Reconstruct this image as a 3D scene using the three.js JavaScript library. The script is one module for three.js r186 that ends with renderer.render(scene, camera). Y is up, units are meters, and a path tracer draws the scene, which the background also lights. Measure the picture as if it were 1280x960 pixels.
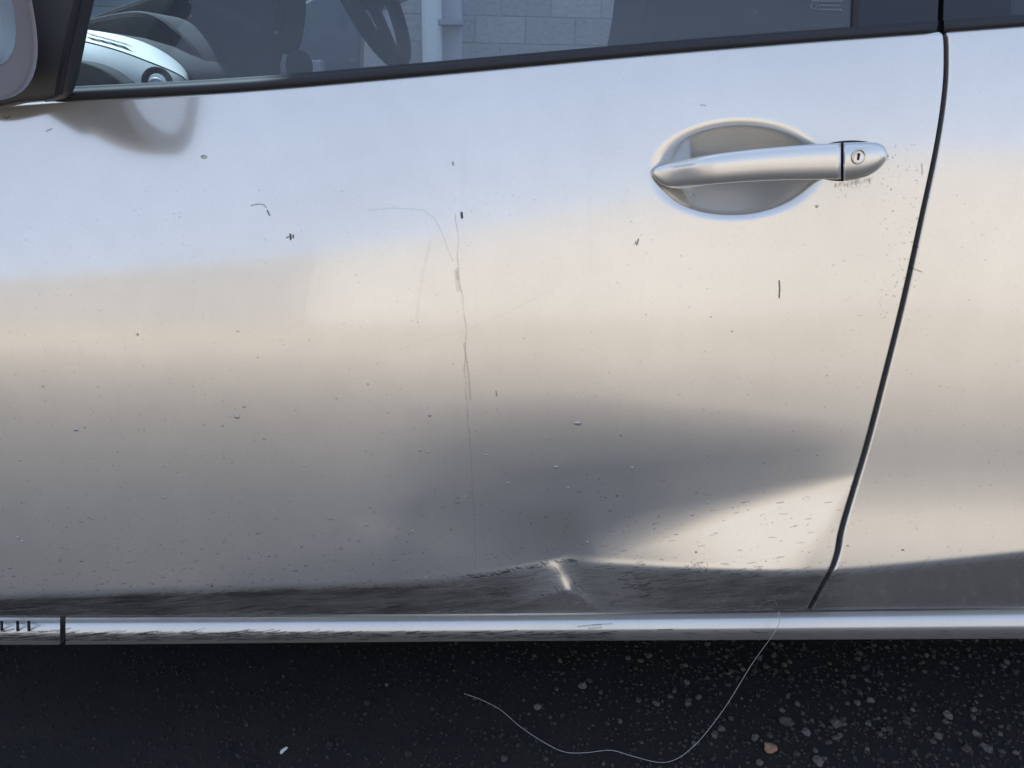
import * as THREE from 'three';
import { mergeGeometries } from 'three/addons/utils/BufferGeometryUtils.js';
import { RoundedBoxGeometry } from 'three/addons/geometries/RoundedBoxGeometry.js';
import { ImprovedNoise } from 'three/addons/math/ImprovedNoise.js';

// ---------------------------------------------------------------- camera, sky, sun, exposure
const scene = new THREE.Scene(), SKY = 0.92;
const camera = new THREE.PerspectiveCamera(53.1, 4 / 3, 0.02, 600);
camera.position.set(0, 0.93, 0.87);
camera.rotation.order = 'YXZ';
camera.rotation.set(THREE.MathUtils.degToRad(-21.6), 0, THREE.MathUtils.degToRad(1.3));
camera.updateMatrixWorld(true);
camera.updateProjectionMatrix();

const sunDir = new THREE.Vector3(-0.27, 0.72, -0.62).normalize();
// clear daylight sky: pale at the horizon, deeper overhead, brighter haze round the sun
{
  const w = 512, h = 256, d = new Float32Array(w * h * 4), v = new THREE.Vector3();
  for (let j = 0; j < h; j++) for (let i = 0; i < w; i++) {
    const el = ((j + 0.5) / h - 0.5) * Math.PI, az = ((i + 0.5) / w - 0.5) * 2 * Math.PI;
    v.set(Math.cos(el) * Math.cos(az), Math.sin(el), Math.cos(el) * Math.sin(az));
    const up = Math.max(0, v.y), m = Math.pow(1 - up, 2.6), g = Math.pow(Math.max(0, v.dot(sunDir)), 14) * 0.9 + Math.pow(Math.max(0, v.dot(sunDir)), 3) * 0.12, k = (j * w + i) * 4;
    d[k] = SKY * (0.178 + 0.225 * m + g); d[k + 1] = SKY * (0.248 + 0.205 * m + g * 0.96); d[k + 2] = SKY * (0.395 + 0.16 * m + g * 0.88); d[k + 3] = 1;
  }
  const t = new THREE.DataTexture(d, w, h, THREE.RGBAFormat, THREE.FloatType);
  t.mapping = THREE.EquirectangularReflectionMapping; t.magFilter = t.minFilter = THREE.LinearFilter; t.needsUpdate = true;
  scene.background = t; scene.environment = t;
}
const sun = new THREE.DirectionalLight(new THREE.Color(1, 0.95, 0.88), 4.5);
sun.name = 'sun';
sun.position.copy(sunDir).multiplyScalar(30);
sun.castShadow = true;
sun.shadow.radius = 7;
Object.assign(sun.shadow.camera, { left: -14, right: 14, top: 14, bottom: -14, near: 1, far: 60 });
sun.shadow.mapSize.set(4096, 4096);
scene.add(sun, sun.target);

const renderer = new THREE.WebGLRenderer({ antialias: true });
renderer.toneMapping = THREE.LinearToneMapping;
renderer.toneMappingExposure = 3.4;
renderer.shadowMap.enabled = true;

// ---------------------------------------------------------------- helpers
let seed = 20240611;
const rnd = () => { seed = (seed * 1664525 + 1013904223) >>> 0; return seed / 4294967296; };
const rr = (a, b) => a + (b - a) * rnd();
const lerp = (a, b, t) => a + (b - a) * t;
const clamp = (x, a, b) => Math.min(b, Math.max(a, x));
const sstep = (a, b, x) => { const t = clamp((x - a) / (b - a), 0, 1); return t * t * (3 - 2 * t); };
const rad = THREE.MathUtils.degToRad;
const V3 = (x, y, z) => new THREE.Vector3(x, y, z);
const W = 1280, H = 960;
const noise = new ImprovedNoise();
// smooth curve through knots [[x, y], ...] (monotone-ish cubic)
function curve(knots) {
  const n = knots.length, m = [];
  for (let i = 0; i < n; i++) {
    const a = knots[Math.max(0, i - 1)], b = knots[Math.min(n - 1, i + 1)];
    m.push((b[1] - a[1]) / (b[0] - a[0]));
  }
  return (x) => {
    if (x <= knots[0][0]) return knots[0][1] + m[0] * (x - knots[0][0]);
    if (x >= knots[n - 1][0]) return knots[n - 1][1] + m[n - 1] * (x - knots[n - 1][0]);
    let i = 0;
    while (x > knots[i + 1][0]) i++;
    const h = knots[i + 1][0] - knots[i][0], t = (x - knots[i][0]) / h, t2 = t * t, t3 = t2 * t;
    return (2 * t3 - 3 * t2 + 1) * knots[i][1] + (t3 - 2 * t2 + t) * h * m[i] + (-2 * t3 + 3 * t2) * knots[i + 1][1] + (t3 - t2) * h * m[i + 1];
  };
}
// where the sight line through a photograph pixel meets the upright plane at depth z (used to survey positions and sizes)
const _v = new THREE.Vector3();
function at(px, py, z = 0) {
  _v.set(px / W * 2 - 1, 1 - py / H * 2, 0.5).unproject(camera).sub(camera.position);
  const k = (z - camera.position.z) / _v.z;
  return V3(camera.position.x + _v.x * k, camera.position.y + _v.y * k, z);
}
function toPx(x, y, z) { _v.set(x, y, z).project(camera); return [(_v.x + 1) / 2 * W, (1 - _v.y) / 2 * H]; }
function onGround(px, py, y = 0) {
  _v.set(px / W * 2 - 1, 1 - py / H * 2, 0.5).unproject(camera).sub(camera.position);
  const k = (y - camera.position.y) / _v.y;
  return V3(camera.position.x + _v.x * k, y, camera.position.z + _v.z * k);
}
const used = new Map();
function numbered(name) { const n = used.get(name) ?? 0; used.set(name, n + 1); return n ? `${name}_${String(n).padStart(3, '0')}` : name; }
function mesh(name, geo, mat, parent) {
  const o = new THREE.Mesh(geo, mat);
  o.name = parent === scene ? numbered(name) : name;
  o.castShadow = o.receiveShadow = true;
  if (parent) parent.add(o);
  return o;
}
function tag(o, label, category, group) { o.userData.label = label; o.userData.category = category; if (group) o.userData.group = group; return o; }
function thing(name, label, category) { const g = new THREE.Group(); g.name = numbered(name); scene.add(g); return tag(g, label, category); }
// surface through rows of points
function loft(rows, { closed = false, caps = false, uvScale = 1 } = {}) {
  const n = rows[0].length, pos = [], uv = [], idx = [];
  rows.forEach((r, i) => r.forEach((p, j) => { pos.push(p.x, p.y, p.z); uv.push(p.x * uvScale, p.y * uvScale); }));
  const w = closed ? n : n - 1;
  for (let i = 0; i < rows.length - 1; i++) for (let j = 0; j < w; j++) {
    const a = i * n + j, b = i * n + (j + 1) % n, c = a + n, d = b + n;
    idx.push(a, b, c, b, d, c);
  }
  if (caps) for (const i of [0, rows.length - 1]) {
    const c = rows[i].reduce((s, p) => s.add(p), V3(0, 0, 0)).multiplyScalar(1 / n), k = pos.length / 3;
    pos.push(c.x, c.y, c.z); uv.push(c.x * uvScale, c.y * uvScale);
    for (let j = 0; j < n; j++) idx.push(i * n + j, i * n + (j + 1) % n, k);
  }
  const g = new THREE.BufferGeometry();
  g.setAttribute('position', new THREE.Float32BufferAttribute(pos, 3));
  g.setAttribute('uv', new THREE.Float32BufferAttribute(uv, 2));
  g.setIndex(idx);
  g.computeVertexNormals();
  return g;
}
// outline in photograph pixels, set upright at depth z and given thickness t (bevelled)
function slab(pts, z, t, bevel = 0.006) {
  const s = new THREE.Shape(pts.map(([x, y]) => { const p = at(x, y, z); return new THREE.Vector2(p.x, p.y); }));
  const g = new THREE.ExtrudeGeometry(s, { depth: t, bevelEnabled: bevel > 0, bevelSize: bevel, bevelThickness: bevel, bevelSegments: 3, bevelOffset: -bevel, curveSegments: 8 });
  g.translate(0, 0, z - t);
  return g;
}
function smoothPts(pts, n = 40, closed = true) {
  return new THREE.CatmullRomCurve3(pts.map(([x, y]) => V3(x, y, 0)), closed, 'centripetal').getPoints(n).map((p) => [p.x, p.y]);
}
function box(x0, x1, y0, y1, z0, z1, r = 0.01) {
  const g = new RoundedBoxGeometry(x1 - x0, y1 - y0, z1 - z0, 2, Math.min(r, (x1 - x0) / 2.1, (y1 - y0) / 2.1, (z1 - z0) / 2.1));
  g.translate((x0 + x1) / 2, (y0 + y1) / 2, (z0 + z1) / 2);
  return g;
}
function tube(pts, r, seg = 60, rs = 6) { return new THREE.TubeGeometry(new THREE.CatmullRomCurve3(pts, false, 'centripetal'), seg, r, rs); }
function canvasTex(w, h, draw, srgb = true) {
  const c = document.createElement('canvas'); c.width = w; c.height = h;
  draw(c.getContext('2d'), w, h);
  const t = new THREE.CanvasTexture(c);
  if (srgb) t.colorSpace = THREE.SRGBColorSpace;
  t.wrapS = t.wrapT = THREE.RepeatWrapping;
  return t;
}

// ---------------------------------------------------------------- shape of the car's flank
const beltY = curve([[-80, 137], [0, 131], [75, 126], [300, 113.5], [540, 93], [800, 69], [1000, 52.5], [1178, 39.5], [1330, 28]]);
const seamX = curve([[30, 1181], [60, 1183.5], [110, 1182], [180, 1172], [280, 1151], [380, 1129], [480, 1104], [560, 1083], [620, 1065], [665, 1052], [692, 1047], [712, 1040], [735, 1027], [766, 1010]]);
const doorBottom = curve([[-120, 770], [80, 770.5], [640, 768], [1010, 763.5], [1340, 759]]);
const crease = curve([[-80, 750], [0, 746], [300, 735], [580, 725], [720, 714], [850, 716], [1040, 714], [1150, 705], [1280, 692], [1340, 687]]);
const tL = curve([[20, 17.5], [130, 15], [300, 14], [350, 11.8], [430, 6.4], [500, 5.2], [560, 5.5], [620, 5.5], [700, 5.1], [800, 4]]);
const tR = curve([[20, 10], [60, 8.6], [180, 5.4], [300, 5.3], [450, 6], [520, 6.6], [570, 7.4], [620, 10.6], [650, 13], [690, 14], [800, 14]]);
function tilt(px, py) {
  const w = Math.pow(clamp((px + 100) / 1250, 0, 1), 0.82), f = sstep(560, 1010, px), low = sstep(450, 560, py);
  let t = lerp(tL(py), tR(py), low > 0 ? lerp(w, f, low) : w);
  const c = crease(px), b = doorBottom(px);
  t = lerp(t, -23, sstep(c - 5, c + 9, py));
  t = lerp(t, -4, sstep(b - 4.5, b - 2.5, py));
  return t;
}
// integrate the tilt down each upright line into a table of depths
const TX0 = -0.82, TX1 = 0.82, TY0 = 0.12, TY1 = 1.04, TNX = 331, TNY = 921;
const table = new Float32Array(TNX * TNY);
{
  const dy = (TY1 - TY0) / (TNY - 1), jr = Math.round((0.6 - TY0) / dy);
  for (let i = 0; i < TNX; i++) {
    const x = lerp(TX0, TX1, i / (TNX - 1));
    const T = (j, z) => { const [px, py] = toPx(x, TY0 + j * dy, z); return Math.tan(rad(tilt(px, py))); };
    table[i * TNY + jr] = 0;
    for (let j = jr + 1; j < TNY; j++) { const z = table[i * TNY + j - 1]; table[i * TNY + j] = z - dy * (T(j - 1, z) + T(j, z)) / 2; }
    for (let j = jr - 1; j >= 0; j--) { const z = table[i * TNY + j + 1]; table[i * TNY + j] = z + dy * (T(j + 1, z) + T(j, z)) / 2; }
  }
}
function tableZ(x, y) {
  const u = clamp((x - TX0) / (TX1 - TX0), 0, 0.99999) * (TNX - 1), v = clamp((y - TY0) / (TY1 - TY0), 0, 0.99999) * (TNY - 1);
  const i = Math.floor(u), j = Math.floor(v), a = u - i, b = v - j, q = i * TNY + j;
  return lerp(lerp(table[q], table[q + 1], b), lerp(table[q + TNY], table[q + TNY + 1], b), a);
}
const smin = (a, b, k) => { const h = clamp(0.5 + 0.5 * (b - a) / k, 0, 1); return lerp(b, a, h) - k * h * (1 - h); };
const smax = (a, b, k) => -smin(-a, -b, k);
const valley = curve([[300, 640], [480, 650], [580, 668], [650, 686], [703, 699], [800, 670], [900, 642], [1000, 612], [1080, 592]]);
const depth = curve([[430, 0], [480, 0.0011], [540, 0.0045], [600, 0.0092], [660, 0.0132], [705, 0.0162], [760, 0.0158], [820, 0.0136], [900, 0.0098], [1000, 0.0048], [1070, 0.0008], [1100, 0]]);
function dentZ(px, py) {
  // pushed in gently from above, coming back out steeply below, the rest taken up by the fold
  if (px < 430 || px > 1100 || py < 440) return 0;
  const D = depth(px), c = crease(px), near = Math.exp(-((Math.min(0, px - 712) / 62) ** 2)) * (1 - sstep(-18, 16, px - (716 + (py - 728) * 0.75))), b = lerp(doorBottom(px) - 1, 739, near);
  const yb = valley(px), y0 = 541;
  const s1 = D * (py - y0) / (yb - y0), s2 = D - lerp(0.022, 0.058, sstep(600, 712, px)) * 0.00103 * (py - yb);
  const d = smax(smin(s1, s2, 0.3 * D + 1e-5), 0, 0.34 * D + 1e-5);
  const pocket = 0.0118 * Math.exp(-(((px - 708) / (px < 708 ? 56 : 24)) ** 2)) * sstep(630, 722, py);
  return -(d + pocket) * clamp(1 - smax(0, (py - c - 1) / (b - c - 1), 0.22), 0, 1);
}
function kinkZ(px, py) {
  const l = Math.hypot((px - 730) / (px < 730 ? 20 : 40), (py - 746) / 13);
  return -0.0022 * smax(0, 1 - l, 0.12) * (1 - sstep(755, 768, py));
}
const cupC = [921, 212];
function cupZ(px, py) {
  const dx = px - cupC[0], dy = py - cupC[1] + dx * 0.03;
  const r = Math.hypot(dx / 104, dy / 59);
  if (r > 1.4) return 0;
  const s = 1 - r * r;
  return -0.0172 * smax(0, s * (1 + 0.12 * dy / 59), 0.18);
}
function flankZ(x, y, front) {
  let z = tableZ(x, y);
  if (front) { const [px, py] = toPx(x, y, z); z += dentZ(px, py) + kinkZ(px, py) + cupZ(px, py); }
  return z;
}
function onFlank(px, py, front) {
  let p = at(px, py, 0);
  for (let k = 0; k < 5; k++) p = at(px, py, flankZ(p.x, p.y, front));
  return p;
}
function flankN(x, y, front, e = 0.0028) {
  return V3(-(flankZ(x + e, y, front) - flankZ(x - e, y, front)) / (2 * e), -(flankZ(x, y + e, front) - flankZ(x, y - e, front)) / (2 * e), 1).normalize();
}
// texture frame of the flank, in metres
const UX0 = -0.8, UW = 1.6, UY0 = 0.16, UH = 0.9;
const flankUV = (x, y) => [(x - UX0) / UW, (y - UY0) / UH];
function panel(left, right, top, bottom, nu, nv, front) {
  const pos = [], nor = [], uv = [], idx = [];
  const push = (p, n) => { pos.push(p.x, p.y, p.z); nor.push(n.x, n.y, n.z); uv.push(...flankUV(p.x, p.y)); return pos.length / 3 - 1; };
  const pt = [];
  for (let j = 0; j <= nv; j++) {
    const row = [];
    for (let i = 0; i <= nu; i++) {
      let px = lerp(left(400), right(400), i / nu), py = 400;
      for (let k = 0; k < 6; k++) { py = lerp(top(px), bottom(px), j / nv); px = lerp(left(py), right(py), i / nu); }
      const p = onFlank(px, py, front), n = flankN(p.x, p.y, front);
      push(p, n); row.push({ p, n });
    }
    pt.push(row);
  }
  const w = nu + 1;
  for (let j = 0; j < nv; j++) for (let i = 0; i < nu; i++) { const a = j * w + i; idx.push(a, a + w, a + 1, a + 1, a + w, a + w + 1); }
  // folded edge all round
  const ring = [];
  for (let i = 0; i < nu; i++) ring.push([pt[0][i], 0.0045]);
  for (let j = 0; j < nv; j++) ring.push([pt[j][nu], 0.0024]);
  for (let i = nu; i > 0; i--) ring.push([pt[nv][i], 0.0016]);
  for (let j = nv; j > 0; j--) ring.push([pt[j][0], 0.0024]);
  const N = ring.length, steps = 6, base = pos.length / 3;
  for (let k = 0; k < N; k++) {
    const { p, n } = ring[k][0], r = ring[k][1];
    const a = ring[(k + N - 1) % N][0].p, b = ring[(k + 1) % N][0].p, t = b.clone().sub(a).normalize();
    const e = t.clone().cross(n).multiplyScalar(1).normalize();       // outward
    if (e.dot(p.clone().sub(pt[nv >> 1][nu >> 1].p)) < 0) e.negate();
    for (let s = 0; s <= steps; s++) {
      const th = s / steps * Math.PI / 2;
      push(p.clone().addScaledVector(e, r * Math.sin(th)).addScaledVector(n, -r * (1 - Math.cos(th))), n.clone().multiplyScalar(Math.cos(th)).addScaledVector(e, Math.sin(th)));
    }
    push(p.clone().addScaledVector(e, r).addScaledVector(n, -r - 0.012), e.clone());
  }
  const M = steps + 2;
  for (let k = 0; k < N; k++) for (let s = 0; s < M - 1; s++) { const a = base + k * M + s, b = base + ((k + 1) % N) * M + s; idx.push(a, b, a + 1, b, b + 1, a + 1); }
  const g = new THREE.BufferGeometry();
  g.setAttribute('position', new THREE.Float32BufferAttribute(pos, 3));
  g.setAttribute('normal', new THREE.Float32BufferAttribute(nor, 3));
  g.setAttribute('uv', new THREE.Float32BufferAttribute(uv, 2));
  g.setIndex(idx);
  return g;
}

// ---------------------------------------------------------------- materials
const TW = 2048, TH = 1152;
function flankSpot(px, py) { const p = onFlank(px, py, false), [u, v] = flankUV(p.x, p.y); return [u * TW, (1 - v) * TH]; }
const PXS = TW / UW * 0.00098;                 // texture pixels to a photograph pixel, about
function dirt(c, mode) {
  const dark = mode === 'color' ? (a) => `rgba(22,20,20,${a})` : (a) => `rgba(0,0,0,${a})`;
  const line = (pts, w, a) => { c.strokeStyle = dark(a); c.lineWidth = w * PXS; c.lineCap = 'round'; c.beginPath(); pts.forEach(([x, y], i) => { const q = flankSpot(x, y); i ? c.lineTo(...q) : c.moveTo(...q); }); c.stroke(); };
  const dot = (x, y, r, a, e = 1, rot = 0) => { const q = flankSpot(x, y); c.fillStyle = dark(a); c.beginPath(); c.ellipse(q[0], q[1], r * e * PXS, r * PXS, rot, 0, 7); c.fill(); };
  // single marks
  line([[314, 257], [322, 255], [330, 256], [333, 260]], 1.0, 0.5); line([[334, 263], [337, 269]], 1.6, 0.65);
  line([[358, 297], [361, 296]], 1.5, 0.6); line([[363, 293], [363.5, 299]], 2.2, 0.85); line([[366.5, 294], [366.5, 297]], 1.8, 0.8);
  line([[577, 266], [577.5, 272]], 2.6, 0.85); line([[566, 203], [566.5, 206]], 1.8, 0.5);
  line([[798, 299], [796, 306]], 1.6, 0.6); line([[795, 302], [794, 305]], 1.4, 0.5);
  line([[974, 351], [974.5, 362], [974, 372]], 1.7, 0.7);
  line([[58, 164], [65, 161]], 1.2, 0.45); line([[5, 146], [9, 148], [12, 145]], 1.3, 0.4);
  line([[620, 489], [621, 495]], 1.2, 0.5); line([[876, 131], [882, 132]], 1.2, 0.3); line([[1152, 205], [1153, 218]], 1.2, 0.35); line([[1142, 336], [1152, 340]], 1.2, 0.4);
  line([[460, 263], [490, 260], [528, 262], [543, 273], [552, 290], [560, 312], [566, 326]], 0.8, 0.15);
  line([[500, 436], [540, 423], [585, 412], [640, 388], [690, 362], [712, 345]], 0.7, 0.07);
  // dried trickle
  const tr = []; for (let y = 268; y < 720; y += 7) tr.push([lerp(571, 593, sstep(260, 700, y)) + 3.5 * noise.noise(y * 0.035, 1, 0) + (y > 340 && y < 460 ? 5 : 0) * Math.sin((y - 340) / 38), y]);
  tr.forEach((q, i) => { if (i) line([tr[i - 1], q], rr(0.8, 1.5), q[1] < 560 ? rr(0.08, 0.2) : 0.08); });
  line([[572, 336], [572, 348]], 4, 0.1); line([[570, 340], [573, 362]], 5, 0.1); line([[580, 430], [586, 470], [588, 500]], 2.2, 0.14);
  // faint upright dried runs
  for (let k = 0; k < 26; k++) { const x = rr(0, 1200), y = rr(140, 500), l = rr(60, 240); line([[x, y], [x + rr(-2, 3), y + l]], rr(2, 6), 0.006); }
  // specks thicken downwards
  for (let k = 0; k < 1900; k++) {
    const x = rr(-40, 1320), q = rnd(), y = 758 - 520 * Math.pow(q, 2.6) , d = sstep(300, 720, y);
    dot(x, y, rr(0.3, 0.62) * (rnd() < 0.04 ? 1.7 : 1), rr(0.12, 0.34) + 0.28 * d * rnd(), rr(1, 2.2), rr(-0.4, 0.4));
  }
  // short wiped streaks near the fold
  for (let k = 0; k < 420; k++) {
    const x = rr(-30, 1060), y = crease(x) - 100 * Math.pow(rnd(), 3.2) + 4, l = rr(2, 11) * (x > 750 ? 1 : 0.45);
    if (x > 560 && x < 740 && rnd() < 0.6) continue;
    line([[x, y], [x + l, y - l * rr(-0.02, 0.28)]], rr(0.5, 1.0), rr(0.15, 0.5));
  }
  // brownish film below the fold
  for (let k = 0; k < 420; k++) { const x = rr(-60, 1030), y = rr(crease(x) + 3, doorBottom(x) + 3), q = flankSpot(x, y); if (x > 650 && x < 800) continue; c.fillStyle = dark(rr(0.02, 0.055)); c.beginPath(); c.ellipse(q[0], q[1], rr(20, 60) * PXS, rr(4, 12) * PXS, -0.08, 0, 7); c.fill(); }
  // smeared film below the fold: many slanting strokes
  for (let k = 0; k < 4200; k++) {
    const x = rr(-60, 1040), c0 = crease(x), y = rr(c0 + 5, doorBottom(x) + 2), l = rr(6, 30), dens = (x < 500 ? 1 : 0.7) * (x > 640 && x < 830 ? 0.25 : 1);
    if (rnd() > dens) continue;
    line([[x, y], [x + l, y - Math.min(l * rr(0.0, 0.2), y - c0)]], rr(0.5, 1.1), rr(0.06, 0.26));
  }
  for (let k = 0; k < 420; k++) { const x = rr(1040, 1300), y = rr(crease(x), doorBottom(x)), l = rr(4, 16); line([[x, y], [x + l, y - l * rr(0.3, 1)]], rr(0.5, 1.0), rr(0.05, 0.2)); }
  // grubby fold
  for (let k = 0; k < 60; k++) { const x = rr(575, 720); line([[x, crease(x) + rr(-3, 3)], [x + rr(3, 9), crease(x) + rr(-2, 3)]], rr(0.6, 1.5), rr(0.2, 0.6)); }
  for (let k = 0; k < 12; k++) { const x = rr(690, 735), y = rr(718, 752); line([[x, y], [x + rr(4, 9), y + rr(4, 9)]], rr(0.5, 1.2), 0.35); }
  for (let k = 0; k < 60; k++) { const x = rr(770, 800) + rr(0, 30), y = rr(722, 750); line([[x, y], [x + rr(6, 16), y - rr(0, 3)]], rr(0.6, 1.3), rr(0.15, 0.5)); }
  for (let k = 0; k < 14; k++) { const x = 858 + 50 * rnd() * rnd(), y = rr(706, 716); line([[x, y], [x + rr(-3, 5), y + rr(1, 5)]], rr(0.6, 1), rr(0.2, 0.5)); }
  // grime round the lock
  for (let k = 0; k < 90; k++) { const x = 1068 + rr(-14, 14) + rr(-14, 14), y = lerp(228, 219, (x - 1050) / 50) + rr(0, 26) * rnd() * rnd(); line([[x, y], [x + rr(-2.5, 2), y + rr(1, 6)]], 0.7, rr(0.06, 0.32)); }
  for (let k = 0; k < 120; k++) { const x = rr(1100, 1150), y = rr(180, 400); dot(x, y, rr(0.4, 0.9), rr(0.15, 0.45), 1, 0); }
  line([[722, 784.5], [745, 783], [752, 782.5]], 1.4, 0.3); line([[740, 783], [766, 782]], 1, 0.3); line([[736, 786], [752, 785]], 2.4, 0.2);
  // streaks over the sill
  for (let k = 0; k < 900; k++) { const x = rr(-20, 760), y = rr(790, 806), l = rr(4, 20); line([[x, y], [x + l, y - l * rr(0.0, 0.2)]], rr(0.7, 1.6), rr(0.12, 0.5)); }
  for (let k = 0; k < 40; k++) { const x = rr(760, 1300), y = rr(786, 803), l = rr(4, 20); line([[x, y], [x + l, y + rr(-1, 3)]], rr(0.7, 1.4), rr(0.2, 0.6)); }
}
const flankColor = canvasTex(TW, TH, (c) => {
  c.fillStyle = '#ffffff'; c.fillRect(0, 0, TW, TH);
  const s0 = seed; dirt(c, 'color'); seed = s0;
  const im = c.getImageData(0, 0, TW, TH), d = im.data;              // thin dust film, patchy and slightly streaked
  let q = 99; const r1 = () => { q = (q * 1664525 + 1013904223) >>> 0; return q / 4294967296; };
  for (let y = 0; y < TH; y++) for (let x = 0; x < TW; x++) {
    const k = (y * TW + x) * 4, m = 1 - 0.025 * (0.5 + noise.noise(x / 230, y / 260, 4)) - 0.012 * (0.5 + noise.noise(x / 40, y / 46, 7)) - 0.04 * r1() * r1() - (r1() < 0.004 ? 0.14 * r1() : 0);
    d[k] *= m; d[k + 1] *= m; d[k + 2] *= m;
  }
  c.putImageData(im, 0, 0);
});
const flankCoat = canvasTex(TW, TH, (c) => {
  c.fillStyle = '#ffffff'; c.fillRect(0, 0, TW, TH);
  const s0 = seed; dirt(c, 'coat'); seed = s0;
}, false);
for (const t of [flankColor, flankCoat]) t.wrapS = t.wrapT = THREE.ClampToEdgeWrapping;
const paint = new THREE.MeshPhysicalMaterial({ name: 'silver_paint', color: new THREE.Color(0.632, 0.614, 0.57), metalness: 0.68, roughness: 0.14, clearcoat: 1, clearcoatRoughness: 0.015, map: flankColor, clearcoatMap: flankCoat });
const plainPaint = new THREE.MeshPhysicalMaterial({ name: 'silver_paint_clean', color: new THREE.Color(0.632, 0.614, 0.57), metalness: 0.62, roughness: 0.2, clearcoat: 1, clearcoatRoughness: 0.03 });
const sillPaint = paint.clone(); Object.assign(sillPaint, { name: 'dusty_sill_paint', metalness: 0.6, roughness: 0.33, clearcoat: 0.4, clearcoatRoughness: 0.15 });
const std = (name, r, g, b, rough, metal = 0, more = {}) => new THREE.MeshStandardMaterial({ name, color: new THREE.Color(r, g, b), roughness: rough, metalness: metal, ...more });
const M = {
  rubber: std('black_rubber', 0.016, 0.0155, 0.018, 0.8),
  plastic: std('black_plastic', 0.04, 0.04, 0.043, 0.5),
  gloss: std('black_gloss', 0.012, 0.012, 0.014, 0.18),
  gap: std('dark_shut', 0.012, 0.012, 0.014, 0.8),
  dash: std('grey_dash', 0.34, 0.34, 0.31, 0.6),
  trim: new THREE.MeshPhysicalMaterial({ name: 'dark_trim', color: new THREE.Color(0.014, 0.015, 0.018), roughness: 0.85, specularIntensity: 0.25 }),
  greyTrim: std('grey_trim', 0.22, 0.22, 0.22, 0.8),
  cloth: std('seat_cloth', 0.03, 0.031, 0.035, 0.95),
  white: std('pale_trim', 0.75, 0.74, 0.7, 0.5),
  steel: std('lock_steel', 0.55, 0.53, 0.48, 0.3, 1),
  housing: std('mirror_plastic', 0.23, 0.21, 0.21, 0.4),
  mirror: std('mirror_silver', 0.66, 0.66, 0.64, 0.22, 1),
  thread: std('pale_thread', 0.42, 0.4, 0.36, 0.6),
};
const glassMat = new THREE.MeshPhysicalMaterial({ name: 'tinted_glass', color: new THREE.Color(0.6, 0.72, 0.81), roughness: 0.02, metalness: 0, transmission: 0.97, thickness: 0, ior: 1.5 });

// ---------------------------------------------------------------- ground
{
  const big = canvasTex(1024, 1024, (c, w, h) => {
    const im = c.createImageData(w, h);
    for (let y = 0; y < h; y++) for (let x = 0; x < w; x++) {
      const n = 0.5 * noise.noise(x / 8, y / 8, 3) + 0.7 * noise.noise(x / 40, y / 40, 8) + 0.35 * (rnd() - 0.5), k = (y * w + x) * 4, b = 22 + 8 * n;
      im.data[k] = b * 1.18; im.data[k + 1] = b; im.data[k + 2] = b * 0.78; im.data[k + 3] = 255;
    }
    c.putImageData(im, 0, 0);
  });
  big.repeat.set(1, 1);
  const g = new THREE.PlaneGeometry(160, 160, 1, 1); g.rotateX(-Math.PI / 2);
  const uv = g.attributes.uv; for (let i = 0; i < uv.count; i++) uv.setXY(i, uv.getX(i) * 80, uv.getY(i) * 80);
  const bump = big.clone(); bump.colorSpace = THREE.NoColorSpace;
  const ground = mesh('ground', g, new THREE.MeshStandardMaterial({ name: 'dark_grit', map: big, bumpMap: bump, bumpScale: 0.01, roughness: 0.95 }), scene);
  ground.userData.kind = 'structure';
  // pale concrete yard in front of the car
  const conc = canvasTex(1024, 1024, (c, w, h) => {
    const im = c.createImageData(w, h);
    for (let y = 0; y < h; y++) for (let x = 0; x < w; x++) {
      const n = 0.6 * noise.noise(x / 90, y / 90, 5) + 0.4 * noise.noise(x / 20, y / 20, 9) + 0.25 * (rnd() - 0.5), k = (y * w + x) * 4, b = 130 + 13 * n;
      im.data[k] = b * 1.07; im.data[k + 1] = b; im.data[k + 2] = b * 0.9; im.data[k + 3] = 255;
    }
    c.putImageData(im, 0, 0);
  });
  const yd = new THREE.PlaneGeometry(60, 40, 30, 160); yd.rotateX(-Math.PI / 2); yd.translate(0, 0, 20);
  const yuv = yd.attributes.uv, yp = yd.attributes.position, yc = [];
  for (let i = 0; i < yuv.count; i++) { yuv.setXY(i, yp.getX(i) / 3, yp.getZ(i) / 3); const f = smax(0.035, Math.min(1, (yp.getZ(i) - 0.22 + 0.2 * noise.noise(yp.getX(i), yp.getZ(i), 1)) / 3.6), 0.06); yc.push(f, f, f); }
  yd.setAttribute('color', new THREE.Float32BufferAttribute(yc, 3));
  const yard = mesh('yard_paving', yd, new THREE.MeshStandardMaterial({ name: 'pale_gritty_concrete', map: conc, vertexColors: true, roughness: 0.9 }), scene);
  yard.position.set(0, 0.006, 0.75);
  yard.userData.kind = 'structure';
}
// ---------------------------------------------------------------- wall across the yard (mirrored in the paint)
{
  const w = thing('rendered_wall', 'pale beige rendered wall across the yard, mirrored in the silver door', 'wall');
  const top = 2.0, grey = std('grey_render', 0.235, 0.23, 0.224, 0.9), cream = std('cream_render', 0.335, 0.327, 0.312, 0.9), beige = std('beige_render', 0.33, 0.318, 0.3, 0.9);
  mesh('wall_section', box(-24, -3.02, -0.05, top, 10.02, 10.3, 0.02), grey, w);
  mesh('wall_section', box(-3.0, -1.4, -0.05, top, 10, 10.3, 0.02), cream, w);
  mesh('wall_section', box(-1.38, 24, -0.05, top, 10.01, 10.3, 0.02), beige, w);
}
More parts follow.
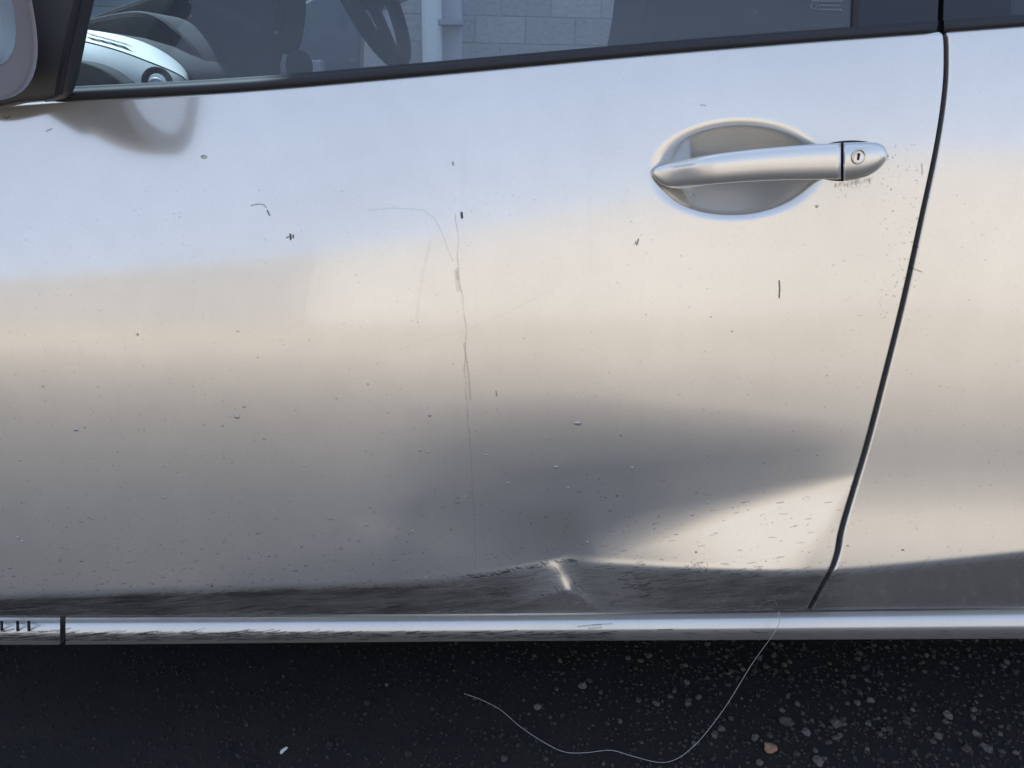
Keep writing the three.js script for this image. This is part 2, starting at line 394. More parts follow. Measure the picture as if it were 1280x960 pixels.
// ---------------------------------------------------------------- block wall behind the car
{
  const wall = thing('block_wall', 'grey concrete block wall seen through the car windows', 'wall');
  const Z = -5.9, BW = 0.39, BH = 0.19, J = 0.01, rows = 13, cols = 21;
  const geos = []; for (let k = 0; k < 3; k++) geos.push(new RoundedBoxGeometry(BW, BH, 0.19, 1, 0.004));
  const half = new RoundedBoxGeometry(BW / 2 - J / 2, BH, 0.19, 1, 0.004);
  const tex = canvasTex(256, 256, (c, w, h) => {
    const im = c.createImageData(w, h);
    for (let y = 0; y < h; y++) for (let x = 0; x < w; x++) { const n = 0.6 * noise.noise(x / 30, y / 30, 2) + 0.5 * (rnd() - 0.5), k = (y * w + x) * 4, b = 205 + 26 * n; im.data[k] = im.data[k + 1] = im.data[k + 2] = b; im.data[k + 3] = 255; }
    c.putImageData(im, 0, 0);
  });
  const mats = [0.40, 0.43, 0.46, 0.42].map((v, i) => new THREE.MeshStandardMaterial({ name: 'grey_block', color: new THREE.Color(v, v * 0.985, v * 0.955), map: tex, bumpMap: tex, bumpScale: 0.004, roughness: 0.95 }));
  const X0 = -4.6;
  mesh('mortar', box(X0 - 0.1, X0 + cols * (BW + J) + 0.1, -0.05, rows * (BH + J), Z - 0.175, Z - 0.006, 0.002), std('mortar', 0.27, 0.265, 0.255, 0.95), wall);
  for (let r = 0; r < rows; r++) for (let c = 0; c < cols; c++) {
    const b = mesh('block', geos[(r * 7 + c) % 3], mats[Math.floor(rnd() * 4)], wall);
    b.position.set(X0 + BW / 2 + c * (BW + J) + (r % 2 ? (BW + J) / 2 : 0), BH / 2 + r * (BH + J), Z - 0.095 + rr(-0.002, 0.002));
  }
  wall.rotation.y = rad(1.5);
}
{
  const p0 = at(527, 30, -5.4), p1 = at(553, 30, -5.4), r = (p1.x - p0.x) / 2 * 0.98, x = (p0.x + p1.x) / 2;
  const post = thing('post', 'pale upright post in front of the block wall behind the car', 'post');
  const g = new THREE.CylinderGeometry(r, r, 2.6, 28); g.translate(0, 1.3, 0);
  mesh('shaft', g, std('pale_post', 0.5, 0.52, 0.5, 0.6), post);
  const q0 = at(553, 30, -5.55), q1 = at(577, 30, -5.55);
  mesh('backing', box(q0.x - x, q1.x - x, 0, 2.6, -0.25, -0.12, 0.01), std('grey_backing', 0.32, 0.33, 0.36, 0.8), post);
  const b0 = at(547, 24, -5.35), b1 = at(579, 32, -5.35);
  mesh('bracket', box(b0.x - x, b1.x - x, b1.y, b0.y, -0.1, 0.06, 0.008), std('bracket_grey', 0.2, 0.2, 0.24, 0.6), post);
  post.position.set(x, 0, -5.4);
}

// ---------------------------------------------------------------- the car
const car = thing('silver_car', 'silver hatchback seen from the side with a dented front door', 'car');
const P = (name, geo, mat, parent = car) => mesh(name, geo, mat, parent);

// front door with its pressed handle bowl and the dent
const door = P('front_door', panel(() => -90, (y) => seamX(y) - 5.6, (x) => beltY(x) + 4.5, (x) => doorBottom(x) - 1.5, 560, 330, true), paint);
door.userData.label = 'front door with a large dent above its lower edge';
const rear = P('rear_door', panel((y) => seamX(y) + 5.6, () => 1400, (x) => beltY(x) + 4.5, (x) => doorBottom(x) - 1.5, 110, 300, false), paint);
// dried drops standing on the paint
{
  const drop = new THREE.SphereGeometry(1, 12, 8), list = [], m = new THREE.Matrix4();
  const put = (x, y, r, e = 1) => { const p = onFlank(x, y, true), n = flankN(p.x, p.y, true), g = drop.clone(); g.scale(r * e, r, r * 0.3); g.applyQuaternion(new THREE.Quaternion().setFromUnitVectors(V3(0, 0, 1), n)); g.translate(p.x, p.y, p.z); list.push(g); };
  for (const [x, y, r, e] of [[172, 418, 2, 1], [95, 537, 3, 1.3], [106, 534, 2, 1], [25, 575, 2, 1], [22, 672, 2.2, 1], [28, 677, 2, 1], [205, 622, 2.2, 1], [278, 532, 2, 1], [296, 521, 3, 1.5], [330, 548, 2, 1], [305, 508, 2, 1.2], [180, 537, 1.6, 1], [380, 582, 2, 1], [244, 607, 1.7, 1], [460, 480, 1.5, 1], [537, 519, 2.6, 1], [525, 563, 2.2, 1], [534, 565, 2, 1], [607, 569, 2, 1.2], [635, 604, 2, 1.2], [695, 584, 2.6, 1.3], [722, 529, 3.6, 1.6], [790, 585, 2.6, 0.8], [710, 610, 2, 1], [515, 664, 2, 1], [532, 722, 2, 1], [734, 678, 2, 1], [580, 621, 1.8, 1], [868, 244, 3, 0.9], [255, 196, 2.6, 1.8], [870, 690, 2, 1], [885, 628, 1.8, 1], [1021, 258, 2, 1.2], [160, 604, 1.6, 1], [340, 640, 1.6, 1.1]]) put(x, y, r * 0.00085, e);
  for (let k = 0; k < 70; k++) put(rr(20, 1000), 380 + 330 * Math.pow(rnd(), 0.7), rr(0.5, 1.1) * 0.00085, rr(0.8, 1.4));
  const o = P('water_drops', mergeGeometries(list), new THREE.MeshPhysicalMaterial({ name: 'chalky_drop', color: new THREE.Color(0.36, 0.35, 0.33), roughness: 0.12, metalness: 0.5 }), door);
  o.userData.kind = 'stuff';
}
// dark shut face behind the gap
{
  const rows = [];
  for (let y = 20; y <= 790; y += 10) { const p = at(seamX(Math.min(y, 766)), y, 0), z = tableZ(p.x, p.y) - 0.022; rows.push([V3(p.x - 0.03, p.y, z), V3(p.x + 0.03, p.y, z)]); }
  P('door_shut', loft(rows), M.gap);
}
// belt mouldings: strips with a rounded section along the foot of the windows
function moulding(x0, x1, parent, n = 40) {
  const rows = [];
  for (let i = 0; i <= n; i++) {
    const px = lerp(x0, x1, i / n), lo = beltY(px) + 1.5, hi = lo - lerp(18.5, 15.5, sstep(60, 1180, px)), row = [];
    const e = Math.min(1, Math.sqrt(Math.min(i, n - i) / 1.5) + 0.35);
    const z0 = onFlank(px, beltY(px) + 4, false).z;
    for (let k = 0; k <= 14; k++) {
      const s = k / 14, bulge = 0.0075 * Math.sin(Math.PI * Math.pow(s, 0.8)) * e, step = s > 0.72 ? -0.004 * sstep(0.72, 0.8, s) : 0;
      row.push(at(px, lerp(lo, hi, s), z0 - 0.004 - 0.006 * s + bulge + step));
    }
    const last = row[14]; row.push(V3(last.x, last.y - 0.002, last.z - 0.014));
    row.unshift(V3(row[0].x, row[0].y, row[0].z - 0.02));
    rows.push(row);
  }
  return P('belt_moulding', loft(rows), M.rubber, parent);
}
moulding(70, 1171, door, 90);
moulding(1180, 1400, rear, 24);
// window panes lean inwards above the mouldings
const GT = Math.tan(rad(20));
function beltP(px) { const q = onFlank(px, beltY(px) + 4, false); return at(px, beltY(px) - 14, q.z - 0.022); }
function pane(x0, x1, h0, h1, parent, name, mat, off = 0, t = 0) {
  const rows = [];
  for (let i = 0; i <= 12; i++) {
    const b = beltP(lerp(x0, x1, i / 12)), row = [];
    for (let k = 0; k <= 6; k++) { const h = lerp(h0, h1, k / 6); row.push(V3(b.x, b.y + h, b.z - h * GT - h * h * 0.12 + off)); }
    rows.push(row);
  }
  if (t) { const back = rows.map((r) => r.map((p) => V3(p.x, p.y, p.z - t))); const g = [loft(rows), loft(back), loft([rows[0], back[0]]), loft([rows[12], back[12]])]; return P(name, mergeGeometries(g), mat, parent); }
  return P(name, loft(rows), mat, parent);
}
pane(60, 1068, -0.02, 0.36, door, 'window_glass', glassMat);
{
  const t = canvasTex(1024, 512, (c) => {
    c.clearRect(0, 0, 1024, 512);
    for (let k = 0; k < 1500; k++) { c.fillStyle = `rgba(255,255,255,${rr(0.08, 0.5)})`; c.beginPath(); c.arc(rr(0, 1024), 512 * (1 - Math.pow(rnd(), 1.6)), rr(0.3, 1.3) * (rnd() < 0.05 ? 2 : 1), 0, 7); c.fill(); }
    for (let k = 0; k < 60; k++) { c.strokeStyle = `rgba(255,255,255,${rr(0.02, 0.07)})`; c.lineWidth = rr(3, 14); c.beginPath(); const x = rr(0, 1024), y = rr(0, 512); c.moveTo(x, y); c.quadraticCurveTo(x + rr(-60, 60), y + rr(-40, 40), x + rr(-160, 160), y + rr(-60, 60)); c.stroke(); }
    const g = c.createLinearGradient(0, 512, 0, 300); g.addColorStop(0, 'rgba(255,255,255,0.2)'); g.addColorStop(1, 'rgba(255,255,255,0.02)'); c.fillStyle = g; c.fillRect(0, 0, 1024, 512);
  });
  const d = pane(62, 1062, 0, 0.36, door, 'glass_dust', new THREE.MeshStandardMaterial({ name: 'dust_film', color: new THREE.Color(0.3, 0.31, 0.32), map: t, transparent: true, opacity: 0.6, roughness: 1 }), 0.0013);
  const p = d.geometry.attributes.position, uv = d.geometry.attributes.uv, lo = beltP(62), hi = beltP(1062);
  for (let i = 0; i < p.count; i++) uv.setXY(i, (p.getX(i) - lo.x) / (hi.x - lo.x), clamp((i % 7) / 6, 0.002, 0.998));
  t.wrapS = t.wrapT = THREE.ClampToEdgeWrapping;
}
pane(1064, 1071.5, -0.02, 0.36, door, 'glass_channel', M.rubber, 0.004, 0.012);
pane(1072.5, 1171.5, -0.02, 0.36, door, 'pillar_cover', M.gloss, 0.001, 0.01);
pane(1178.5, 1262, -0.02, 0.36, rear, 'pillar_cover', M.gloss, 0.001, 0.01);
pane(1263, 1420, -0.02, 0.36, rear, 'window_glass', glassMat);
pane(1160, 1190, -0.02, 0.36, car, 'pillar', M.gap, -0.02, 0.04);
// etched marking on the glass
{
  const t = canvasTex(256, 128, (c) => {
    c.clearRect(0, 0, 256, 128); c.fillStyle = c.strokeStyle = '#ffffff'; c.lineWidth = 4;
    c.beginPath(); c.arc(34, 34, 18, 0, 7); c.stroke(); c.beginPath(); c.moveTo(22, 34); c.lineTo(46, 34); c.moveTo(34, 22); c.lineTo(34, 46); c.stroke();
    c.beginPath(); c.arc(78, 88, 16, 0, 7); c.stroke(); 
    for (let r = 0; r < 5; r++) { let x = r < 3 ? 66 : 104; while (x < 225) { const w = 4 + rnd() * 9; c.fillRect(x, 8 + r * 23, w, 11); x += w + 4; } }
  });
  t.wrapS = t.wrapT = THREE.ClampToEdgeWrapping;
  const b = beltP(1026), h = 0.024, g = new THREE.PlaneGeometry(0.05, 0.026);
  const o = P('glass_marking', g, new THREE.MeshStandardMaterial({ name: 'etched_print', color: new THREE.Color(0.25, 0.28, 0.32), map: t, alphaMap: null, transparent: true, opacity: 0.35, roughness: 0.8 }), door);
  o.position.set(b.x, b.y + h + 0.004, b.z - h * GT + 0.0016); o.rotation.x = -rad(20);
}
// sill
const sillTop = (x) => doorBottom(x) + 1.2, sillBot = curve([[-100, 806], [80, 806], [640, 801.5], [1300, 798.5]]);
function sillGeo(x0, x1, n, dz = 0) {
  const rows = [], tt = curve([[0, 66], [0.2, 55], [0.31, 35], [0.42, 27], [0.55, 21], [0.63, 0], [0.7, -22], [0.8, -30], [1, -34]]);
  for (let i = 0; i <= n; i++) {
    const px = lerp(x0, x1, i / n), row = [];
    const ed = onFlank(px, doorBottom(px) - 3, false).z; let z = ed - 0.016 + dz, prev = null;
    for (let k = 0; k <= 40; k++) {
      const s = k / 40, p = at(px, lerp(sillTop(px), sillBot(px), s), z);
      if (prev) { const T = Math.tan(rad(tt(s - 1 / 80))), sl = (camera.position.y - p.y) / (camera.position.z - z); z += (prev.y - p.y) * T / (1 + sl * T); p.copy(at(px, lerp(sillTop(px), sillBot(px), s), z)); }
      prev = p; row.push(p);
    }
    const l = row[40]; row.push(V3(l.x, l.y - 0.0005, l.z - 0.004), V3(l.x, l.y + 0.004, l.z - 0.06));
    row.unshift(V3(row[0].x, row[0].y + 0.001, row[0].z - 0.05));
    rows.push(row);
  }
  const g = loft(rows), p = g.attributes.position, uv = g.attributes.uv;
  for (let i = 0; i < p.count; i++) uv.setXY(i, ...flankUV(p.getX(i), p.getY(i)));
  return g;
}
P('sill', sillGeo(82, 1420, 120), sillPaint);
{
  const f = P('fender_end', sillGeo(-120, 75, 24, -0.001), sillPaint);
  for (const x of [2, 22, 36]) {
    const rows = [];
    for (let k = 0; k <= 8; k++) { const y = lerp(776, 789, k / 8), z = onFlank(20, 767, false).z + 0.0025 - 0.012 * Math.pow(Math.abs(k / 8 - 0.55) * 1.8, 2); const bend = 0.25 * k / 8; rows.push([at(x - 2 + bend, y, z), at(x + bend, y, z + 0.0015), at(x + 2 + bend, y, z)]); }
    P('clip', loft(rows), M.rubber, f);
  }
}

// door handle
const ht = curve([[817, 214], [819, 210.5], [825, 207.5], [836, 204.5], [870, 196.5], [905, 190.5], [960, 184.5], [1014, 180.5], [1052, 178.5]]);
const hb = curve([[817, 218], [819, 223], [825, 229], [836, 233.5], [870, 232.5], [905, 229.5], [960, 226], [1014, 224.5], [1052, 224]]);
function barRow(px, top, bot, zc, zd, n = 36) {
  const row = [];
  for (let k = 0; k < n; k++) {
    const a = k / n * Math.PI * 2, c = Math.cos(a), s = Math.sin(a);
    const v = Math.sign(c) * Math.pow(Math.abs(c), 0.78), w = Math.sign(s) * Math.pow(Math.abs(s), 0.62);
    const z = zc + zd * w;
    row.push(at(px, lerp(top, bot, (1 - v) / 2), z));
  }
  return row;
}
{
  const surf = curve([800, 860, 921, 980, 1040, 1080, 1120].map((x) => [x, onFlank(x, 205, false).z])); let base = surf(921);
  const rows = [];
  for (let i = 0; i <= 60; i++) {
    const s = i / 60, px = lerp(817.5, 1051, Math.pow(s, 1.9)), lift = 0.030 * sstep(815, 900, px);
    rows.push(barRow(px, ht(px), hb(px), surf(px) + 0.004 + lift - 0.003 * sstep(960, 1051, px), 0.005 + 0.007 * sstep(817, 880, px)));
  }
  const handle = P('door_handle', loft(rows, { closed: true, caps: true }), plainPaint, door);
  // feet that carry the bar
  const foot = []; for (let i = 0; i <= 12; i++) { const px = lerp(820, 892, i / 12), e = Math.sin(Math.PI * clamp(i / 12, 0.02, 0.98)); foot.push(barRow(px, ht(px) + 8, hb(px) + lerp(-1, 2.2, e), surf(px) - 0.004 + 0.03 * Math.pow(i / 12, 1.4), 0.011, 20)); }
  P('handle_foot', loft(foot, { closed: true, caps: true }), plainPaint, handle);
  // fixed cap with the lock
  const ct = curve([[1012, 181], [1020, 177.5], [1056, 176], [1085, 175.5], [1099, 177], [1106, 181.5], [1109, 188], [1110, 195]]);
  const cb = curve([[1012, 222], [1018, 229], [1040, 229.5], [1060, 227.5], [1083, 222.5], [1096, 215.5], [1104, 208], [1109, 201], [1110, 196]]);
  const capRows = [];
  for (let i = 0; i <= 30; i++) { const px = lerp(1054.5, 1109.6, 1 - Math.pow(1 - i / 30, 2)); capRows.push(barRow(px, ct(px) + 2, cb(px) - 1.5, surf(px) - 0.001 + 0.004 * (1 - i / 30), (0.020 - 0.013 * Math.pow(i / 30, 2)) )); }
  P('handle_cap', loft(capRows, { closed: true, caps: true }), plainPaint, door);
  const gasket = []; for (let i = 0; i <= 30; i++) { const px = lerp(1013, 1110.5, i / 30), e = Math.pow(Math.sin(Math.PI * clamp(i / 30, 0.02, 0.98)), 0.3); const m = (ct(Math.min(px, 1109.8)) + cb(Math.min(px, 1109.8))) / 2; gasket.push(barRow(px, lerp(m, ct(Math.min(px, 1109.8)) - 0.3, e), lerp(m, cb(Math.min(px, 1109.8)) + 1.2, e), surf(px) - 0.002, 0.006, 28)); }
  P('handle_gasket', loft(gasket, { closed: true, caps: true }), M.rubber, door);
  base = surf(1071); const lockP = at(1071, 195.5, base + 0.0182), lk = new THREE.CylinderGeometry(0.0072, 0.0078, 0.006, 28, 1); lk.rotateX(Math.PI / 2); lk.translate(0, 0, -0.001);
  const ring = new THREE.TorusGeometry(0.0072, 0.0012, 8, 32); ring.translate(0, 0, 0.002);
  const barrel = new THREE.CylinderGeometry(0.0052, 0.0052, 0.003, 24); barrel.rotateX(Math.PI / 2); barrel.translate(0, 0, 0.001);
  const L = P('lock_cylinder', mergeGeometries([lk.toNonIndexed(), ring.toNonIndexed()]), M.steel, door); L.position.copy(lockP); L.position.z += 0.0012; L.rotation.y = 0.16;
  const slot = P('keyway', box(-0.0011, 0.0011, -0.0036, 0.0036, 0.001, 0.0036, 0.0005), M.gap, L); slot.name = 'keyway';
  door.remove(L); door.add(L);
}

// wing mirror at the front corner of the window
{
  const mir = P('wing_mirror', slab(smoothPts([[-60, 131], [30, 128], [72, 122], [80, 111], [88, 80], [98, 30], [112, -40], [120, -120], [-60, -160]], 60), -0.03, 0.02, 0.006), M.plastic);
  const fr = [];
  for (let k = 0; k <= 12; k++) { const y = lerp(118, -60, k / 12), x = lerp(76, 114, Math.pow(k / 12, 1.1)); fr.push([at(x - 8, y, -0.022), at(x - 3, y, -0.016), at(x + 2, y, -0.02), at(x + 4, y, -0.05)]); }
  P('corner_edge', loft(fr), M.rubber, mir);
}
{
  const mir = car.getObjectByName('wing_mirror');
  // housing: bowl that stands off the door, open to the rear
  const c = at(-90, -12, 0.11), rows = [];
  const ry = 0.092, rz = 0.105;
  for (let i = 0; i <= 14; i++) {
    const s = i / 14, row = [], k = Math.sqrt(Math.max(0, 1 - Math.pow(1 - s, 2.4)));
    for (let j = 0; j < 40; j++) { const a = j / 40 * Math.PI * 2, cs = Math.cos(a), sn = Math.sin(a), e = 0.75; row.push(V3(c.x - 0.10 + 0.13 * s, c.y + ry * k * Math.sign(sn) * Math.pow(Math.abs(sn), e), c.z + rz * k * Math.sign(cs) * Math.pow(Math.abs(cs), e))); }
    rows.push(row);
  }
  for (const [d, k] of [[0.001, 0.998], [0, 0.995], [-0.003, 0.99]]) { const row = []; for (let j = 0; j < 40; j++) { const a = j / 40 * Math.PI * 2, cs = Math.cos(a), sn = Math.sin(a), e = 0.75; row.push(V3(c.x + 0.03 + d, c.y + ry * k * Math.sign(sn) * Math.pow(Math.abs(sn), e), c.z + rz * k * Math.sign(cs) * Math.pow(Math.abs(cs), e))); } rows.push(row); }
  P('mirror_housing', loft(rows, { closed: true }), M.housing, mir);
  const rim = rows[rows.length - 1], cc = V3(c.x + 0.022, c.y + 0.012, c.z), last = rim.map((p) => p.clone().lerp(cc, 0.26));
  P('mirror_lip', loft([rim, rim.map((p) => p.clone().lerp(cc, 0.07).add(V3(0.002, 0, 0))), last], { closed: true }), M.housing, mir);
  P('mirror_glass', loft([last.map((p) => p.clone().add(V3(0.002, 0, 0))), last.map((p) => p.clone().lerp(cc, 0.5)), last.map((p) => p.clone().lerp(cc, 0.999))], { closed: true }), M.mirror, mir);
  P('mirror_arm', box(c.x - 0.08, c.x + 0.0, c.y - 0.075, c.y - 0.03, -0.04, c.z, 0.015), M.plastic, mir);
}
// cabin
{
  // dashboard: padded top and paler face, swept from the near end towards the far side
  const topFar = [[60, 33], [110, 38], [150, 44], [185, 55], [212, 70], [228, 84], [236, 97], [238, 120]];
  const groove = [[60, 41], [110, 52], [150, 63], [185, 76], [210, 86], [226, 94], [233, 100], [237, 120]];
  const foot = [[60, 92], [100, 104], [150, 125], [160, 130], [170, 135], [180, 140], [190, 145], [200, 150]];
  const mk = (a, za, b, zb, bow) => { const A = smoothPts(a, 30, false).map(([x, y]) => at(x, y, za)), B = smoothPts(b, 30, false).map(([x, y]) => at(x, y, zb)), rows = []; for (let k = 0; k <= 10; k++) rows.push(A.map((p, i) => p.clone().lerp(B[i], k / 10).add(V3(0, bow * Math.sin(Math.PI * k / 10), 0)))); return loft(rows); };
  const dash = P('dashboard', mk(groove, -0.20, topFar, -0.42, 0.006), M.dash);
  P('dash_face', mk(groove.map(([x, y]) => [x, y + 2]), -0.198, foot, -0.14, 0.004), M.dash, dash);
  P('dash_joint', mk(groove, -0.2005, groove.map(([x, y]) => [x, y + 2]), -0.206, 0), M.gap, dash);
  const far = topFar.map(([x, y]) => at(x, y, -0.42));
  const fr = []; for (let k = 0; k <= 8; k++) fr.push(far.map((p) => V3(p.x, p.y - 0.02 * (k / 8) ** 2, lerp(-0.42, -1.45, k / 8))));
  P('dash_pad', loft(fr), M.trim, dash);
  P('dash_end', slab(smoothPts([[58, 78], [96, 76], [122, 83], [142, 94], [160, 112], [150, 128], [58, 128]], 40), -0.125, 0.03, 0.008), M.trim, dash);
  // slotted demister vent on the top
  for (let k = 0; k < 4; k++) {
    const x = 112 + k * 13, y = 46.5 + k * 3.6;
    P('vent_slot', loft([[at(x, y, -0.255), at(x + 12, y + 3, -0.255)], [at(x + 10, y + 5, -0.235), at(x + 22, y + 8.4, -0.235)]].map((r) => r.map((p) => p.add(V3(0, 0.006, 0.012))))), M.gap, dash);
  }
  // side outlet
  const o = at(197, 103, -0.16), ring = new THREE.TorusGeometry(0.0145, 0.004, 10, 30);
  const ov = P('air_outlet', ring, M.trim, dash); ov.position.copy(o); ov.rotation.y = 0.5;
  const kn = P('outlet_disc', new THREE.SphereGeometry(0.010, 20, 14), M.dash, dash); kn.position.copy(o).add(V3(-0.002, -0.004, 0));
  // instrument hood and centre stack
  P('instrument_hood', slab(smoothPts([[60, 40], [120, 22], [185, 15], [225, 40], [255, 75], [272, 120], [60, 130]], 60), -0.55, 0.12, 0.02), M.trim);
  P('centre_stack', slab(smoothPts([[90, 36], [130, 16], [190, -6], [270, -40], [350, -50], [357, -5], [353, 40], [343, 75], [333, 130], [90, 130]], 70), -0.75, 0.15, 0.02), M.trim);
  // far pillar, stalk shapes and sunlit pieces by it
  P('far_pillar', slab([[326, 120], [340, 72], [355, 21], [395, -4], [470, -50], [560, -50], [508, -2], [474, 12], [452, 40], [448, 120]], -1.36, 0.05, 0.006), M.greyTrim);
  const sw = new THREE.TorusGeometry(0.185, 0.017, 14, 60), s = P('steering_wheel', sw, M.trim), q = at(452, -30, -1.0);
  s.position.copy(q); s.rotation.set(0, rad(83), 0); s.rotateX(rad(-24));
  const hub = new THREE.SphereGeometry(0.09, 24, 16); hub.scale(1, 0.85, 0.42); P('wheel_hub', hub, M.trim, s);
  for (const a of [0.2, Math.PI - 0.2, -Math.PI / 2]) { const b = box(0.06, 0.18, -0.018, 0.018, -0.012, 0.008, 0.006); b.rotateZ(a); P('wheel_spoke', b, M.trim, s); }
  const k1 = P('knob', new THREE.SphereGeometry(0.026, 20, 14), M.trim); k1.position.copy(at(374, 82, -0.72)); k1.scale.set(1, 1.1, 0.8);
  const k2 = P('knob', new THREE.SphereGeometry(0.018, 20, 14), M.trim); k2.position.copy(at(337, 84, -0.72));
  P('sunlit_trim', slab(smoothPts([[341, 68], [352, 67], [364, 70], [366, 80], [356, 92], [345, 92]], 30), -0.80, 0.02, 0.004), M.white);
  P('sunlit_trim', slab([[389, 75], [401, 75], [402, 92], [388, 92]], -0.80, 0.03, 0.004), M.white);
  // near seat back
  P('front_seat', slab(smoothPts([[796, 70], [800, 40], [808, 0], [822, -60], [880, -90], [1000, -90], [1060, -20], [1066, 90], [930, 130], [800, 130]], 70), -0.30, 0.42, 0.03), M.cloth);
  P('rear_seat', box(0.66, 1.0, 0.4, 1.22, -1.4, -0.26, 0.08), M.cloth);
  // shell: roof, floor, far side, tail, nose
  const belt = 0.9;
  P('roof', box(-0.46, 2.0, 1.40, 1.45, -1.42, -0.2, 0.03), plainPaint);
  P('floor_pan', box(-1.7, 2.2, 0.21, 0.25, -1.55, -0.07, 0.01), M.gap);
  P('far_door', box(-1.0, 2.1, 0.23, belt - 0.03, -1.62, -1.56, 0.02), plainPaint);
  P('far_door_post', slab([[800, 130], [806, -300], [960, -300], [960, 130]], -1.52, 0.05, 0), M.trim);
  P('tail', box(2.0, 2.2, 0.25, 1.38, -1.55, -0.08, 0.05), plainPaint);
  P('bonnet', box(-1.75, -0.85, 0.3, 0.86, -1.5, -0.12, 0.08), plainPaint);
  P('firewall', box(-0.9, -0.7, 0.25, 0.86, -1.5, -0.1, 0.02), M.gap);
  for (const z of [-0.15, -1.5]) P('windscreen_pillar', tube([V3(-0.95, 0.86, z + (z > -1 ? 0.02 : -0.02)), V3(-0.7, 1.17, z > -1 ? -0.18 : -1.46), V3(-0.44, 1.42, z > -1 ? -0.26 : -1.38)], 0.025, 20, 8), M.plastic);
  P('windscreen', loft([[V3(-0.96, 0.86, -0.16), V3(-0.96, 0.86, -1.49)], [V3(-0.7, 1.16, -0.2), V3(-0.7, 1.16, -1.44)], [V3(-0.45, 1.41, -0.27), V3(-0.45, 1.41, -1.37)]]), glassMat);
  P('door_inner', box(-0.7, 0.6, 0.3, 0.86, -0.12, -0.09, 0.01), M.trim);
  P('rear_door_inner', box(0.62, 1.9, 0.3, 0.88, -0.12, -0.09, 0.01), M.trim);
  P('rear_quarter', box(0.95, 2.05, 0.3, 0.9, -0.1, -0.03, 0.02), plainPaint);
}

// ---------------------------------------------------------------- gravel
function lump(seedN, detail = 2) {
  const g = new THREE.IcosahedronGeometry(1, detail), p = g.attributes.position;
  for (let i = 0; i < p.count; i++) { const v = V3(p.getX(i), p.getY(i), p.getZ(i)), k = 1 + 0.5 * noise.noise(v.x * 1.3 + seedN, v.y * 1.3, v.z * 1.3) + 0.22 * noise.noise(v.x * 3 + seedN, v.y * 3, v.z * 3); p.setXYZ(i, v.x * k, v.y * k * 0.7, v.z * k); }
  g.computeVertexNormals();
  return g;
}
{
  const n = 34000, im = new THREE.InstancedMesh(lump(3, 0), std('grit', 1, 1, 1, 0.9, 0, { flatShading: true }), n), m = new THREE.Matrix4(), q = new THREE.Quaternion(), e = new THREE.Euler(), c = new THREE.Color();
  for (let i = 0; i < n; i++) {
    const x = rr(-1.0, 1.0), z = rr(-0.75, 0.5), big = rnd(), dens = 0.5 + 0.5 * noise.noise(x * 4, z * 4, 2) + 0.35 * x;
    const s = (big < 0.9 || rnd() > 0.08 + 0.8 * sstep(-0.2, 0.55, x) ? rr(0.001, 0.0034) : rr(0.003, 0.006)) * (dens > rnd() * 0.9 ? 1 : 0.5);
    q.setFromEuler(e.set(rr(-0.4, 0.4), rr(0, 6.3), rr(-0.4, 0.4)));
    m.compose(V3(x, s * 0.25, z), q, V3(s * rr(0.8, 1.3), s * rr(0.7, 1.1), s * rr(0.8, 1.3)));
    im.setMatrixAt(i, m);
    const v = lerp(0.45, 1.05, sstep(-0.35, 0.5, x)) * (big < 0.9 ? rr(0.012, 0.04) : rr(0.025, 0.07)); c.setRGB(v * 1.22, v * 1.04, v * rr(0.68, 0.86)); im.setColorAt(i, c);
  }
  im.name = 'gravel'; im.userData.kind = 'stuff'; im.userData.label = 'dark loose gravel and grit on the ground under the car';
  im.castShadow = im.receiveShadow = true;
  scene.add(im);
}
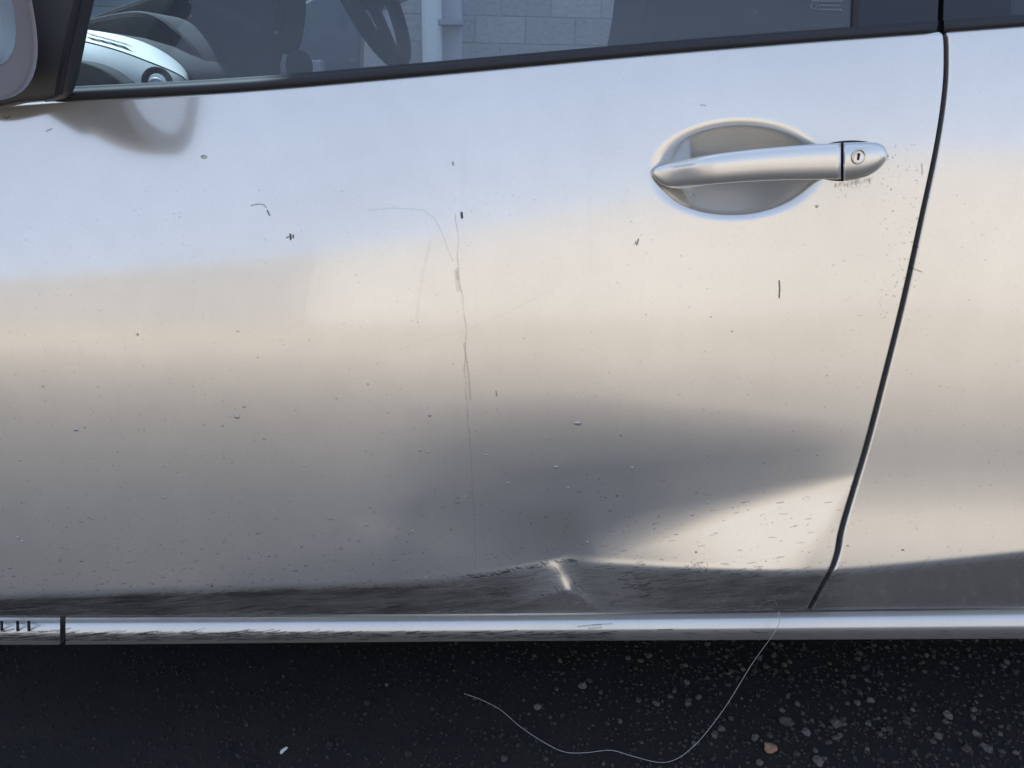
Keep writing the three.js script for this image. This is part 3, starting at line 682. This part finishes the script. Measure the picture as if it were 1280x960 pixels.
{
  const shapes = [lump(11, 1), lump(23, 1), lump(37, 1)], mats = [0.05, 0.068, 0.09].map((v) => std('pebble_stone', v * 1.15, v, v * 0.8, 0.9, 0, { flatShading: true }));
  const spots = [[1008, 916, 8], [983, 903, 12], [1045, 905, 10], [1085, 905, 6], [893, 920, 6], [1023, 952, 9], [1088, 876, 8], [1219, 917, 7], [1208, 937, 9], [1235, 937, 8], [1252, 940, 6], [1185, 895, 8], [820, 880, 7], [728, 858, 8], [798, 876, 5], [775, 902, 5], [484, 856, 5], [668, 820, 5], [672, 884, 7], [860, 880, 6]];
  for (const [px, py, r] of spots) {
    const p = onGround(px, py, 0), s = r * 0.00084, o = mesh('pebble', shapes[Math.floor(rnd() * 3)], mats[Math.floor(rnd() * 3)], scene);
    o.position.set(p.x, s * 0.12, p.z); o.rotation.set(rr(-0.3, 0.3), rr(0, 6), rr(-0.3, 0.3)); o.scale.set(s * rr(0.85, 1.2), s * 0.9, s * rr(0.85, 1.1));
    const own = { 983: 'largest grey pebble, just right of the reddish brown chip', 1045: 'large grey pebble, second to the right of the reddish brown chip', 1023: 'large grey pebble at the bottom edge of the photo, right of the brown chip', 1208: 'larger grey pebble in the cluster by the lower right corner' }[px];
    tag(o, own ?? (px > 880 ? 'small grey pebble among the gravel right of the hanging thread' : 'small grey pebble on the dark ground between the two ends of the thread'), 'pebble', own ? undefined : px > 880 ? 'small pebbles right of the thread' : 'pebbles on the dark ground below the dent');
  }
  const b = onGround(962, 938, 0), o = mesh('stone_chip', lump(51), std('brown_stone', 0.28, 0.15, 0.09, 0.8), scene);
  o.position.set(b.x, 0.004, b.z); o.scale.set(0.0095, 0.007, 0.008); tag(o, 'small reddish brown stone chip on the dark gravel, the only brown one', 'stone');
  const w = onGround(355, 940, 0), f = mesh('leaf_scrap', lump(61, 1), std('pale_scrap', 0.5, 0.49, 0.45, 0.8), scene);
  f.position.set(w.x, 0.004, w.z); f.rotation.set(0.2, 0.6, 0.5); f.scale.set(0.007, 0.0016, 0.003); tag(f, 'tiny whitish scrap on the dark ground at lower left', 'scrap');
}
// ---------------------------------------------------------------- threads
{
  const zt = onFlank(973, 760, false).z, a = [at(973, 764, zt + 0.004), at(974.5, 776, zt + 0.011), at(972, 784, zt + 0.013), at(965, 795, zt + 0.012), at(940, 830, 0.004), at(905, 886, 0.006), at(870, 930, 0.012), onGround(845, 949, 0.006), onGround(825, 953, 0.006)];
  const q = [[790, 945], [765, 938], [730, 941], [706, 940], [680, 928], [650, 908], [625, 887], [600, 874], [580, 867]].map(([x, y], i) => { const g = onGround(x, y, 0.012); return g; });
  const t = mesh('thread', tube([...a, ...q], 0.0004, 200, 5), M.thread, scene);
  tag(t, 'long thin pale thread hanging from the sill and curling over the ground', 'thread');
  const b = [[-14, 742, 0.004], [4, 754, 0.004], [18, 763, 0.0], [36, 771.5, -0.006], [52, 776, -0.014], [68, 781, -0.02], [76, 783, -0.022]].map(([x, y, z]) => at(x, y, z));
  const t2 = mesh('thread', tube(b, 0.0009, 60, 6), M.thread, scene);
  tag(t2, 'short straw coloured strand lying across the front end of the sill', 'strand');
}
renderer.setSize(1024, 768);
renderer.render(scene, camera);
